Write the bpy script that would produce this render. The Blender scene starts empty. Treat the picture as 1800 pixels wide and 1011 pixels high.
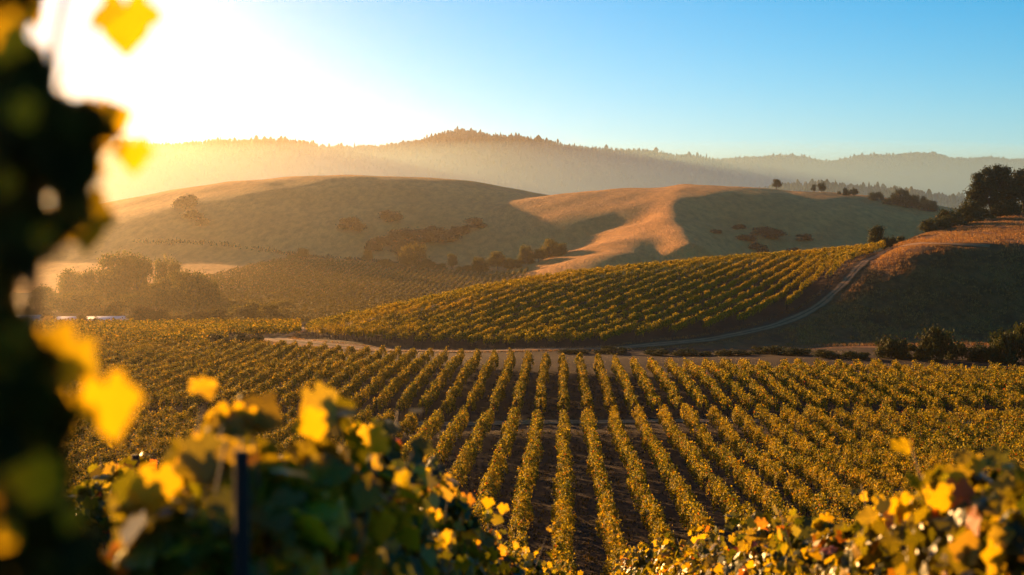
import bpy, math, time
import numpy as np
from mathutils import Vector

T0 = time.time()
C = bpy.context.scene.collection
SC = bpy.context.scene
rad = math.radians

# ------------------------------------------------------------------ camera, sky, sun, exposure
F = 2500.0            # focal length in photograph pixels (50 mm on a 1800 px wide frame)
HY = 400.0            # row of the true horizon in the photograph
cam = bpy.data.cameras.new('camera')
cam.lens = 50.0
cam.sensor_width = 36.0
cam.shift_y = -(505.5 - HY) / 1800.0
cam.clip_start = 0.05
cam.clip_end = 40000
cam.dof.use_dof = True
cam.dof.focus_distance = 140.0
cam.dof.aperture_fstop = 2.05
cam_o = bpy.data.objects.new('camera', cam)
cam_o.rotation_euler = (rad(90), 0, 0)
C.objects.link(cam_o)
SC.camera = cam_o

SUN_AZ, SUN_EL = rad(-34), rad(8.4)
sun_dir = Vector((math.sin(SUN_AZ) * math.cos(SUN_EL), math.cos(SUN_AZ) * math.cos(SUN_EL), math.sin(SUN_EL)))
W = bpy.data.worlds.new("World")
SC.world = W
W.use_nodes = True
nt = W.node_tree
nt.nodes.clear()
sky = nt.nodes.new('ShaderNodeTexSky')
sky.sky_type = 'NISHITA'
sky.sun_disc = False
sky.sun_elevation = SUN_EL
sky.sun_rotation = SUN_AZ
sky.altitude = 100
sky.air_density = 0.8
sky.dust_density = 0.1
sky.ozone_density = 3.0
hsv = nt.nodes.new('ShaderNodeHueSaturation')
hsv.inputs['Hue'].default_value = 0.49
hsv.inputs['Saturation'].default_value = 1.42
bgn = nt.nodes.new('ShaderNodeBackground')
bgn.inputs['Strength'].default_value = 0.05
out = nt.nodes.new('ShaderNodeOutputWorld')
nt.links.new(sky.outputs[0], hsv.inputs['Color'])
nt.links.new(hsv.outputs[0], bgn.inputs[0])
nt.links.new(bgn.outputs[0], out.inputs[0])

sl = bpy.data.lights.new('sun', 'SUN')
sl.energy = 5.0
sl.angle = rad(0.5)
sl.color = (1.0, 0.54, 0.18)
sun_o = bpy.data.objects.new('sun', sl)
sun_o.rotation_euler = sun_dir.to_track_quat('Z', 'Y').to_euler()
sun_o.location = (-300, 500, 300)
C.objects.link(sun_o)

SC.view_settings.view_transform = 'Standard'
SC.view_settings.look = 'None'
SC.view_settings.exposure = 1.95
SC.view_settings.gamma = 1.0
cy = SC.cycles
cy.use_denoising = True
cy.max_bounces = 6
cy.diffuse_bounces = 2
cy.glossy_bounces = 1
cy.transmission_bounces = 3
cy.transparent_max_bounces = 8
cy.volume_bounces = 0
cy.sample_clamp_indirect = 4.0

HAZE_DENSITY = 0.95e-4
HAZE_ANISO = 0.88
MIST_DENSITY = 1.4e-3
MIST_TOP = 235.0

# ------------------------------------------------------------------ helpers
def noise2(x, y, scale, seed, octv=3):
    r = np.random.RandomState(seed)
    v = 0.0
    a, s, tot = 1.0, scale, 0.0
    for o in range(octv):
        for k in range(5):
            th = r.uniform(0, 6.283)
            f = 6.283 / s * r.uniform(.7, 1.4)
            v = v + a * np.sin((x * math.cos(th) + y * math.sin(th)) * f + r.uniform(0, 6.283))
        tot += a * 2.2
        a *= .5
        s *= .5
    return v / tot

def ss(t):
    t = np.clip(t, 0, 1)
    return t * t * (3 - 2 * t)

def P(px, y, d):
    return ((px - 900) / F * d, d, -(y - HY) / F * d)

def mesh_np(name, V, quads=None, tris=None):
    me = bpy.data.meshes.new(name)
    V = np.asarray(V, dtype=np.float32).reshape(-1, 3)
    me.vertices.add(len(V))
    me.vertices.foreach_set('co', V.ravel())
    loops, starts, tot = [], [], 0
    if quads is not None and len(quads):
        q = np.asarray(quads, dtype=np.int32)
        loops.append(q.ravel()); starts.append(np.arange(len(q)) * 4); tot = q.size
    if tris is not None and len(tris):
        q = np.asarray(tris, dtype=np.int32)
        loops.append(q.ravel()); starts.append(tot + np.arange(len(q)) * 3)
    L = np.concatenate(loops); S = np.concatenate(starts)
    me.loops.add(len(L))
    me.loops.foreach_set('vertex_index', L)
    me.polygons.add(len(S))
    me.polygons.foreach_set('loop_start', S.astype(np.int32))
    me.update(calc_edges=True)
    return me

def link(name, me, mat, parent=None, smooth=False, loc=None):
    o = bpy.data.objects.new(name, me)
    if mat is not None and len(me.materials) == 0:
        me.materials.append(mat)
    if smooth:
        me.polygons.foreach_set('use_smooth', np.ones(len(me.polygons), dtype=bool))
    C.objects.link(o)
    if parent is not None:
        o.parent = parent
    if loc is not None:
        o.location = loc
    return o

def tag(o, label, cat, group=None, kind=None):
    o['label'] = label
    o['category'] = cat
    if group: o['group'] = group
    if kind: o['kind'] = kind
    return o

def thing(name, label, cat, loc, group=None, rz=0):
    o = bpy.data.objects.new(name, None)
    o.empty_display_size = .2
    C.objects.link(o)
    o.location = loc
    o.rotation_euler = (0, 0, rz)
    return tag(o, label, cat, group)

def structure(o, label, cat):
    return tag(o, label, cat, None, 'structure')

ORD = 'first second third fourth fifth sixth seventh eighth ninth tenth eleventh twelfth thirteenth fourteenth fifteenth sixteenth seventeenth eighteenth nineteenth'.split()
TENS = {2: 'twent', 3: 'thirt', 4: 'fort', 5: 'fift', 6: 'sixt', 7: 'sevent'}
def ordinal(n):
    if n < 20: return ORD[n - 1]
    t, u = divmod(n, 10)
    return TENS[t] + ('ieth' if u == 0 else 'y-' + ORD[u - 1])

# ------------------------------------------------------------------ materials
def nodes_of(name):
    m = bpy.data.materials.new(name)
    m.use_nodes = True
    n = m.node_tree
    n.nodes.clear()
    o = n.nodes.new('ShaderNodeOutputMaterial')
    return m, n, o

def ramp(n, stops, interp='LINEAR'):
    r = n.nodes.new('ShaderNodeValToRGB')
    r.color_ramp.interpolation = interp
    e = r.color_ramp.elements
    while len(e) < len(stops): e.new(0.5)
    for i, (p, c) in enumerate(stops):
        e[i].position = p
        e[i].color = (*c, 1)
    return r

def mixc(n, a, b, fac, mode='MIX'):
    m = n.nodes.new('ShaderNodeMix')
    m.data_type = 'RGBA'
    m.blend_type = mode
    for sock, v in ((m.inputs[6], a), (m.inputs[7], b), (m.inputs[0], fac)):
        if isinstance(v, (int, float)): sock.default_value = v
        elif isinstance(v, tuple): sock.default_value = (*v, 1)
        else: n.links.new(v, sock)
    return m.outputs[2]

def noise_node(n, scale, detail=4, rough=.6, vec=None):
    t = n.nodes.new('ShaderNodeTexNoise')
    t.inputs['Scale'].default_value = scale
    t.inputs['Detail'].default_value = detail
    t.inputs['Roughness'].default_value = rough
    if vec is not None: n.links.new(vec, t.inputs['Vector'])
    return t

def leaf_mat(name, stops, patch=0.08, trans=0.5, tint=(.30, .20, .02), tint_amt=.5, rough=.7, spec=.06, satur=1.0, tsc=1.4):
    """thin two-sided leaf: one colour per leaf from a ramp, patches of autumn tint across the field"""
    m, n, o = nodes_of(name)
    g = n.nodes.new('ShaderNodeNewGeometry')
    r = ramp(n, stops)
    n.links.new(g.outputs['Random Per Island'], r.inputs[0])
    nz = noise_node(n, patch, 3, .55, g.outputs['Position'])
    rr = ramp(n, [(.45, (0, 0, 0)), (.68, (1, 1, 1))])
    n.links.new(nz.outputs[0], rr.inputs[0])
    mul = n.nodes.new('ShaderNodeMath'); mul.operation = 'MULTIPLY'
    n.links.new(rr.outputs[0], mul.inputs[0]); mul.inputs[1].default_value = tint_amt
    col = mixc(n, r.outputs[0], tint, mul.outputs[0])
    p = n.nodes.new('ShaderNodeBsdfPrincipled')
    n.links.new(col, p.inputs['Base Color'])
    p.inputs['Roughness'].default_value = rough
    p.inputs['Specular IOR Level'].default_value = spec
    tr = n.nodes.new('ShaderNodeBsdfTranslucent')
    tcol = mixc(n, col, (1.0, .88, .25), 1.0, 'MULTIPLY')
    gm = n.nodes.new('ShaderNodeBrightContrast')
    n.links.new(tcol, gm.inputs[0]); gm.inputs['Bright'].default_value = .0
    sc = n.nodes.new('ShaderNodeVectorMath'); sc.operation = 'SCALE'
    n.links.new(tcol, sc.inputs[0]); sc.inputs['Scale'].default_value = tsc
    n.links.new(sc.outputs[0], tr.inputs['Color'])
    mx = n.nodes.new('ShaderNodeMixShader')
    mx.inputs[0].default_value = trans
    n.links.new(p.outputs[0], mx.inputs[1]); n.links.new(tr.outputs[0], mx.inputs[2])
    n.links.new(mx.outputs[0], o.inputs[0])
    return m

VSTOPS = [(0.0, (.028, .042, .006)), (.38, (.075, .085, .008)), (.62, (.24, .20, .012)), (.90, (.50, .37, .018)), (.97, (.46, .18, .012)), (1.0, (.33, .05, .012))]
M_vine = leaf_mat('vine_leaf', VSTOPS, patch=.09, trans=.36, tint=(.44, .29, .015), tint_amt=.45)
M_vine_left = leaf_mat('vine_leaf_green', [(0, (.03, .045, .006)), (.45, (.08, .085, .008)), (.85, (.34, .24, .013)), (1, (.42, .22, .013))], patch=.08, trans=.38, tint=(.25, .15, .015), tint_amt=.3)
M_vine_hill = leaf_mat('vine_leaf_hill', [(0, (.035, .055, .007)), (.35, (.09, .10, .009)), (.65, (.30, .24, .013)), (1, (.50, .33, .016))], patch=.05, trans=.32, tint=(.46, .28, .012), tint_amt=.6)
M_vine_near = leaf_mat('vine_leaf_near', [(0.0, (.022, .028, .005)), (.5, (.05, .062, .007)), (.72, (.2, .17, .012)), (.92, (.50, .33, .012)), (.97, (.45, .16, .012)), (1, (.33, .05, .015))], patch=.9, trans=.42, tint=(.46, .30, .012), tint_amt=.35, rough=.4, spec=.4, tsc=1.7)
M_vine_far = leaf_mat('vine_leaf_far', [(0, (.05, .05, .014)), (.6, (.09, .075, .018)), (1, (.15, .10, .02))], patch=.02, trans=.3, tint_amt=.1)
M_oak = leaf_mat('oak_leaf', [(0, (.018, .028, .010)), (.5, (.035, .048, .014)), (1, (.075, .07, .018))], patch=.1, trans=.2, tint=(.08, .05, .015), tint_amt=.3)
M_tree = leaf_mat('valley_tree_leaf', [(0, (.03, .04, .010)), (.5, (.06, .065, .014)), (1, (.15, .11, .018))], patch=.05, trans=.5, tint=(.16, .10, .02), tint_amt=.3)
M_neartree = leaf_mat('valley_near_tree_leaf', [(0, (.015, .02, .006)), (.5, (.03, .032, .009)), (1, (.11, .07, .014))], patch=.05, trans=.4, tint=(.16, .09, .02), tint_amt=.25)  # darker leaf copy; thinner haze over the nearer trees is put into the colour
M_gold_tree = leaf_mat('autumn_tree_leaf', [(0, (.16, .11, .02)), (.6, (.28, .17, .025)), (1, (.36, .2, .03))], patch=.1, trans=.45, tint_amt=.2)
M_scrub = leaf_mat('scrub_leaf', [(0, (.016, .026, .014)), (.6, (.026, .040, .020)), (1, (.045, .055, .022))], patch=.1, trans=.08, tint_amt=0)
M_forest = leaf_mat('forest_leaf', [(0, (.02, .032, .015)), (1, (.045, .055, .02))], patch=.004, trans=.1, tint_amt=.1)
M_grassblade = leaf_mat('dry_grass_blade', [(0, (.18, .08, .03)), (.5, (.30, .15, .055)), (1, (.42, .24, .09))], patch=.08, trans=.3, tint=(.12, .05, .02), tint_amt=.5, rough=.6, spec=.2)

def ground_mat(name, c1, c2, c3, s1=.05, s2=.6, bump=.3, bscale=1.5, bdist=.3, stretch=None):
    m, n, o = nodes_of(name)
    g = n.nodes.new('ShaderNodeNewGeometry')
    vec = g.outputs['Position']
    if stretch:
        mp = n.nodes.new('ShaderNodeMapping')
        mp.inputs['Rotation'].default_value = (0, 0, stretch[0])
        mp.inputs['Scale'].default_value = (1, stretch[1], 1)
        n.links.new(vec, mp.inputs[0]); svec = mp.outputs[0]
    else: svec = vec
    a = noise_node(n, s1, 5, .6, vec)
    ra = ramp(n, [(.36, (0, 0, 0)), (.64, (1, 1, 1))]); n.links.new(a.outputs[0], ra.inputs[0])
    b = noise_node(n, s2, 6, .7, svec)
    rb = ramp(n, [(.40, (0, 0, 0)), (.68, (1, 1, 1))]); n.links.new(b.outputs[0], rb.inputs[0])
    col = mixc(n, c1, c2, ra.outputs[0])
    fm = n.nodes.new('ShaderNodeMath'); fm.operation = 'MULTIPLY'; fm.inputs[1].default_value = .75
    n.links.new(rb.outputs[0], fm.inputs[0])
    col = mixc(n, col, c3, fm.outputs[0])
    p = n.nodes.new('ShaderNodeBsdfPrincipled')
    n.links.new(col, p.inputs['Base Color'])
    p.inputs['Roughness'].default_value = .95
    p.inputs['Specular IOR Level'].default_value = .1
    if bump:
        bn = noise_node(n, bscale, 8, .7, svec)
        bm = n.nodes.new('ShaderNodeBump')
        bm.inputs['Strength'].default_value = bump
        bm.inputs['Distance'].default_value = bdist
        n.links.new(bn.outputs[0], bm.inputs['Height'])
        n.links.new(bm.outputs[0], p.inputs['Normal'])
    n.links.new(p.outputs[0], o.inputs[0])
    return m

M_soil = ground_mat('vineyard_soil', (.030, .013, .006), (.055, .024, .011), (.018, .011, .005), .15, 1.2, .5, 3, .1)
M_hillsoil = ground_mat('hill_vineyard_soil', (.05, .022, .010), (.09, .04, .018), (.03, .015, .008), .12, 1.0, .5, 2, .15)
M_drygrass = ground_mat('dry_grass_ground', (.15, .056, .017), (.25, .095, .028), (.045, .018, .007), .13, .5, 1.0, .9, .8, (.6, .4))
M_margin_shade = ground_mat('margin_painted_shade', (.028, .012, .006), (.045, .019, .009), (.018, .009, .004), .1, .9, .6, 1.5, .25)  # shade over the strip, painted in as a darker ground colour
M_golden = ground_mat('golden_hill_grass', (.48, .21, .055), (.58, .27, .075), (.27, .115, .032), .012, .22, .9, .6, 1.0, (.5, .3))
M_valley = ground_mat('valley_field_grass', (.13, .07, .028), (.18, .10, .04), (.08, .045, .02), .01, .06, .3, .2, 1)
M_ridge = ground_mat('ridge_forest_floor', (.035, .045, .02), (.06, .06, .03), (.025, .035, .018), .003, .02, .4, .02, 6)
M_farridge = ground_mat('distant_ridge_ground', (.04, .05, .03), (.055, .06, .035), (.03, .04, .025), .002, .01, .6, .006, 25)
M_track = ground_mat('track_dirt', (.26, .125, .055), (.34, .17, .075), (.15, .07, .03), .2, 1.2, .4, 3, .06)

def track_mat():
    m = ground_mat('track_dirt', (.27, .14, .065), (.36, .19, .09), (.17, .085, .04), .2, 1.2, .6, 3, .08)
    n = m.node_tree
    p = next(x for x in n.nodes if x.type == 'BSDF_PRINCIPLED')
    old = p.inputs['Base Color'].links[0].from_socket
    a = n.nodes.new('ShaderNodeAttribute'); a.attribute_name = 'across'
    ab = n.nodes.new('ShaderNodeMath'); ab.operation = 'ABSOLUTE'; n.links.new(a.outputs['Fac'], ab.inputs[0])
    g = n.nodes.new('ShaderNodeNewGeometry')
    nz = noise_node(n, .7, 4, .6, g.outputs['Position'])
    ad = n.nodes.new('ShaderNodeMath'); ad.operation = 'MULTIPLY_ADD'; n.links.new(nz.outputs[0], ad.inputs[0]); ad.inputs[1].default_value = .36; n.links.new(ab.outputs[0], ad.inputs[2])
    r = ramp(n, [(.26, (1, 1, 1)), (.40, (0, 0, 0)), (.82, (0, 0, 0)), (1.0, (1, 1, 1))])
    n.links.new(ad.outputs[0], r.inputs[0])
    n.links.new(mixc(n, old, (.10, .055, .022), r.outputs[0]), p.inputs['Base Color'])
    return m
M_track = track_mat()

def plain(name, col, rough=.8, metal=0, var=.3, scale=8):
    m, n, o = nodes_of(name)
    tc = n.nodes.new('ShaderNodeTexCoord')
    nz = noise_node(n, scale, 5, .6, tc.outputs['Object'])
    c = mixc(n, col, tuple(v * (1 - var) for v in col), nz.outputs[0])
    p = n.nodes.new('ShaderNodeBsdfPrincipled')
    n.links.new(c, p.inputs['Base Color'])
    p.inputs['Roughness'].default_value = rough
    p.inputs['Metallic'].default_value = metal
    n.links.new(p.outputs[0], o.inputs[0])
    return m
M_bark = plain('bark', (.07, .05, .035), .95, 0, .5, 3)
M_post = plain('weathered_post_wood', (.035, .012, .008), 1.0, 0, .4, 9)
M_lightpost = plain('pale_stake_wood', (.45, .38, .28), .8, 0, .3, 5)
M_cane = plain('vine_cane', (.12, .06, .03), .7, 0, .4, 12)
M_white = plain('white_painted_metal', (.55, .50, .50), .4, 0, .1, .5)
M_wallw = plain('pale_building_wall', (.55, .52, .50), .7, 0, .2, .5)
M_dark = plain('dark_opening', (.03, .03, .035), .4, 0, .2, 1)
M_wire = plain('trellis_wire', (.30, .28, .25), .4, .8, .2, 10)

# ------------------------------------------------------------------ the lie of the land
BY = np.array([-9000, -400, -60, -8, 0, 8, 16, 28, 45, 54, 62, 77, 100, 143, 195, 230, 300, 345, 430, 560, 700, 780, 900, 1100, 1500, 2400, 9000], float)
BZ = np.array([-10, 0, 1.5, -.7, -1.5, -3.45, -5.5, -8.5, -12.8, -15.0, -16.4, -17.3, -18.4, -19.7, -19.6, -19.8, -21.3, -25.5, -31, -31, -25, -19, -14, -14, -30, -40, -40], float)
_m = np.gradient(BZ, BY)
def hermite(x, X, Yv, M):
    i = np.clip(np.searchsorted(X, x) - 1, 0, len(X) - 2)
    h = X[i + 1] - X[i]; t = (x - X[i]) / h
    return ((2*t**3 - 3*t**2 + 1) * Yv[i] + (t**3 - 2*t**2 + t) * h * M[i] + (-2*t**3 + 3*t**2) * Yv[i+1] + (t**3 - t**2) * h * M[i+1])
_d = np.diff(BZ) / np.diff(BY)
for i in range(1, len(BZ) - 1):
    a, b = _d[i-1], _d[i]
    _m[i] = 0 if a * b <= 0 else 2 * a * b / (a + b)
_m[0] = _m[-1] = 0

VPX = np.array([-3000, 450, 535, 620, 700, 850, 1000, 1250, 1400, 1540, 1620, 1700, 1800, 1950, 2300, 4000], float)
VDB = np.array([262, 262, 262, 247, 241, 236, 233, 237, 240, 240, 238, 236, 236, 236, 238, 250], float)
VDC = np.array([264, 264, 267, 268, 275, 290, 308, 331, 338, 337, 348, 368, 385, 400, 420, 450], float)
VYC = np.array([999, 999, 590, 573, 554, 520, 495, 468, 457, 444, 414, 394, 375, 352, 335, 330], float)
VZC = -(VYC - HY) / F * VDC
VZC[:2] = -20.6

RIDGES = [  # (points in photograph px, row, distance), side slope, crest rounding
    ([(-900, 372, 900), (-400, 376, 950), (-100, 380, 980), (100, 374, 1000), (230, 358, 1020), (330, 350, 1040), (430, 334, 1060), (520, 315, 1080), (610, 306, 1100), (700, 311, 1120), (800, 329, 1140), (900, 347, 1160), (1000, 372, 1200)], .34, 150),
    ([(330, 352, 1030), (430, 374, 970), (540, 404, 900), (640, 440, 850), (710, 472, 800)], .26, 30),
    ([(100, 376, 990), (200, 408, 920), (300, 440, 850)], .22, 40),
    ([(610, 308, 1090), (640, 345, 1030), (650, 385, 960), (700, 425, 900)], .22, 40),
    ([(960, 353, 1010), (1050, 343, 1010), (1150, 329, 1000), (1250, 325, 990), (1350, 332, 980), (1450, 348, 960), (1530, 366, 930), (1620, 396, 900), (1750, 425, 860), (2000, 430, 860)], .36, 165),
    ([(1050, 343, 1010), (960, 353, 985), (885, 382, 930), (800, 412, 880), (740, 432, 850), (690, 450, 820)], .30, 45),
    ([(1205, 327, 985), (1188, 348, 900), (1180, 380, 800), (1196, 400, 745), (1212, 426, 700)], .72, 12),
    ([(1180, 384, 800), (1135, 410, 745), (1092, 440, 700)], .36, 22),
    ([(1400, 343, 960), (1440, 385, 860), (1480, 425, 760)], .34, 20),
    # wooded knoll, forested ridge, farthest ridge
    ([(1250, 352, 2350), (1330, 343, 2350), (1400, 336, 2400), (1480, 331, 2400), (1560, 334, 2350), (1650, 343, 2300), (1720, 354, 2300), (1900, 350, 2350), (2200, 345, 2400)], .22, 90),
    ([(-1500, 262, 3600), (-600, 262, 3500), (-100, 257, 3400), (240, 253, 3350), (350, 251, 3350), (480, 247, 3350), (560, 250, 3400), (680, 254, 3400), (740, 247, 3400), (810, 240, 3400), (880, 244, 3350), (1000, 256, 3300), (1100, 269, 3300), (1200, 281, 3250), (1300, 301, 3200), (1400, 330, 3150), (1500, 355, 3100)], .38, 140),
    ([(-3000, 300, 4200), (0, 300, 4700), (900, 290, 4700), (1210, 277, 4600), (1300, 280, 4600), (1350, 276, 4600), (1450, 281, 4600), (1520, 277, 4600), (1570, 273, 4600), (1620, 277, 4600), (1680, 281, 4600), (1740, 277, 4600), (1800, 279, 4600), (2000, 270, 4600), (2500, 282, 4400), (4500, 290, 4200)], .42, 200),
]
def ridge_z(X, Y, pts, s, r):
    pw = [P(*p) for p in pts]
    best = np.full(X.shape, -1e9)
    for a, b in zip(pw[:-1], pw[1:]):
        dx, dy = b[0] - a[0], b[1] - a[1]
        t = np.clip(((X - a[0]) * dx + (Y - a[1]) * dy) / (dx * dx + dy * dy), 0, 1)
        di = np.hypot(X - a[0] - t * dx, Y - a[1] - t * dy)
        best = np.maximum(best, a[2] + (b[2] - a[2]) * t - s * (np.sqrt(di * di + r * r) - r))
    return best

def ground(X, Y):
    X = np.asarray(X, float); Y = np.asarray(Y, float)
    z = hermite(np.clip(Y, -8900, 8900), BY, BZ, _m)
    near = np.exp(-(Y / 40.0) ** 2)
    z = z + near * (.035 * np.clip(X - 3, 0, 30) + .10 * np.clip(-X - 2.6, 0, 8))
    z = z + .25 * noise2(X, Y, 45, 5, 2) * ss((Y - 40) / 60) * (1 - ss((Y - 500) / 200))
    Ys = np.where(Y > 60, Y, 60)
    px = 900 + X / Ys * F
    D = Y
    db, dc = np.interp(px, VPX, VDB), np.interp(px, VPX, VDC)
    zc = np.interp(px, VPX, VZC)
    t = (D - db) / (dc - db)
    wr = ss((px - 1330) / 250)
    pl = np.interp(px, [1500, 1600, 1700, 1800, 1950], [1.0, .90, .78, .68, .62])
    S = (1 - wr) * (.55 * np.clip(t, 0, 1) + .45 * ss(t)) + wr * (pl * ss((D - 250) / 50.0) + (1 - pl) * np.clip((D - 288) / (dc - 288), 0, 1))
    v = z + (zc - z) * S
    over = np.clip(D - dc, 0, None)
    fall = np.where(over < 50, .002 * over ** 2, 5 + .2 * (over - 50))
    v = np.where(D > dc, zc - fall, v)
    m = (D > 200) & (D < 650) & (zc > -20.4)
    z = np.where(m, np.maximum(z, v), z)
    far = Y > 420
    if np.any(far):
        Xf, Yf = X[far] if X.ndim else X, Y[far] if Y.ndim else Y
        wob = noise2(Xf, Yf, 160, 11, 3)
        zs = [z[far] if z.ndim else z]
        for i, (pts, s, r) in enumerate(RIDGES):
            big = i > 8
            rz = ridge_z(Xf, Yf, pts, s, r)
            zs.append(rz)
        zs = np.array(zs)
        k = np.where(Yf < 1800, 2.0, 8.0)
        mx = zs.max(0)
        zf = mx + k * np.log(np.exp((zs - mx) / k).sum(0)) - k * .4
        hgt = np.clip((zf + 25) / 40, 0, 1)
        zf = zf + wob * 1.6 * hgt * ss((Yf - 600) / 200) * (1 - ss((zf - 30) / 30) * .6)
        gul = noise2(Xf, Yf * .35, 420, 21, 3) * ss((Yf - 1900) / 500)
        zf = zf + gul * np.clip((mx.max() if mx.size else 0) * 0 + 22, 0, 22) * np.clip((zf + 30) / 150, 0, 1) * .6
        w = ss((Yf - 420) / 120)
        if z.ndim: z[far] = z[far] * (1 - w) + zf * w
        else: z = z * (1 - w) + zf * w
    return z

def gz(x, y):
    return float(ground(np.array([x]), np.array([y]))[0])

def at(px, d):
    x = (px - 900) / F * d
    return x, d, gz(x, d)

# ------------------------------------------------------------------ terrain sheet, cut into named stretches
th_in = np.arange(-24, 24.001, .055)
th_out = []
a = 24.3; st = .4
while a < 180: th_out.append(a); a += st; st = min(st * 1.22, 6)
th = np.radians(np.concatenate([-np.array(th_out)[::-1], th_in, np.array(th_out), [180.0]]))
rr_ = list(np.geomspace(.4, 52, 95)) + list(np.arange(53, 345, 1.3)) + list(np.arange(345, 1250, 5.5)) + list(np.geomspace(1256, 8900, 120))
rr_ = np.array(rr_)
TH, RR = np.meshgrid(th, rr_)
GX, GY = RR * np.sin(TH), RR * np.cos(TH)
GZ = ground(GX.ravel(), GY.ravel()).reshape(GX.shape)
nr, nc = GX.shape
V = np.stack([GX, GY, GZ], -1).reshape(-1, 3)
ii, jj = np.meshgrid(np.arange(nr - 1), np.arange(nc - 1), indexing='ij')
Q = np.stack([ii * nc + jj, ii * nc + jj + 1, (ii + 1) * nc + jj + 1, (ii + 1) * nc + jj], -1).reshape(-1, 4)
cx = V[Q].mean(1)
cX, cY = cx[:, 0], cx[:, 1]
cR = np.hypot(cX, cY)
cpx = 900 + cX / np.maximum(cY, 1) * F

# the dirt track that hooks round the foot of the vineyard hill and climbs its flank
TR = [(520, 300), (508, 284), (486, 268), (478, 256), (500, 247), (560, 240.5), (640, 234.5), (760, 229.5), (900, 227), (1050, 230), (1150, 238), (1250, 247), (1330, 256), (1400, 269), (1450, 278), (1500, 290), (1535, 308), (1558, 325), (1590, 322), (1630, 306), (1680, 298), (1740, 295)]
def catmull(pts, n=14):
    p = np.array(pts, float)
    p = np.vstack([2 * p[0] - p[1], p, 2 * p[-1] - p[-2]])
    o = []
    for i in range(1, len(p) - 2):
        for t in np.arange(n) / n:
            o.append(.5 * ((2 * p[i]) + (-p[i-1] + p[i+1]) * t + (2*p[i-1] - 5*p[i] + 4*p[i+1] - p[i+2]) * t*t + (-p[i-1] + 3*p[i] - 3*p[i+1] + p[i+2]) * t**3))
    o.append(p[-2])
    return np.array(o)
TRW = catmull([((a - 900) / F * b, b) for a, b in TR])

def track_dist(x, y):
    d = np.full(np.shape(x), 1e9)
    for q in TRW[::3]:
        d = np.minimum(d, np.hypot(x - q[0], y - q[1]))
    return d

def yend(X):  # far edge of the main block
    return np.interp(X, [-90, -37, -25, 0, 8, 43, 65, 90], [227, 223, 215, 202, 200, 190, 185, 182])

hill_on = (cY > 210) & (cY < 640) & (cR < 640)
reg = np.zeros(len(Q), int)                                   # 0 valley floor
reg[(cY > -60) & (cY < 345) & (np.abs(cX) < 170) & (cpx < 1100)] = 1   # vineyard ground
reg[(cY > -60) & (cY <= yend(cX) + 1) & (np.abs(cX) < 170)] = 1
inhill = (cpx > 470) & (cY > np.interp(cpx, VPX, VDB) - 26) & (cY > yend(cX) + 1) & (cY < 420)
reg[inhill] = 2
tside = np.interp(cX, TRW[TRW[:, 0].argsort()][:, 0], TRW[TRW[:, 0].argsort()][:, 1])
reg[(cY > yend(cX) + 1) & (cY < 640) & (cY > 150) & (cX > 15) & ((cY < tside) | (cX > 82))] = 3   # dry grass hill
reg[(cY > yend(cX) + .5) & (cY < 233) & (cpx > 840) & (np.abs(cX) < 200)] = 7  # field margin that carries the painted shade
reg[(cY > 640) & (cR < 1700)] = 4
reg[(cY > 1400) & (cR >= 1700)] = 5
reg[(cY > 0) & (cR >= 4050)] = 6
NAMES = {0: ('valley_floor', M_valley, 'pale dry valley floor between the vineyards and the hills', 'ground'),
         1: ('vineyard_ground', M_soil, 'dark soil of the vineyard floor under the long vine rows', 'ground'),
         7: ('field_margin_shade', M_margin_shade, 'bare strip with painted shade between the end of the vine rows and the dirt track', 'ground'),
         2: ('vineyard_hill', M_hillsoil, 'low rounded hill planted with vine rows behind the dirt track', 'hill'),
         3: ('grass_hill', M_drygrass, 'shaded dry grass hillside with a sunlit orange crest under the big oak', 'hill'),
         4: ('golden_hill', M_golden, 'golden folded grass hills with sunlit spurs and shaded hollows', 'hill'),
         5: ('forested_ridge', M_ridge, 'hazy forested ridge rising behind the golden hills', 'ridge'),
         6: ('distant_ridge', M_farridge, 'pale blue farthest ridge fading into the haze', 'ridge')}
# smooth normals shared over the cuts
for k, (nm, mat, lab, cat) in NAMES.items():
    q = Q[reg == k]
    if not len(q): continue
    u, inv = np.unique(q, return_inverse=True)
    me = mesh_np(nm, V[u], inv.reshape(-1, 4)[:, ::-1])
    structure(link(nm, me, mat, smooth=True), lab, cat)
capv = np.vstack([V[:nc], [[0, 0, gz(0, 0)]]])
capq = np.array([[j, nc, j + 1] for j in range(nc - 1)])
structure(link('vineyard_ground', mesh_np('vineyard_ground_patch', capv, None, capq), M_soil, smooth=True), 'patch of dark soil right under the camera', 'ground')

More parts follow.
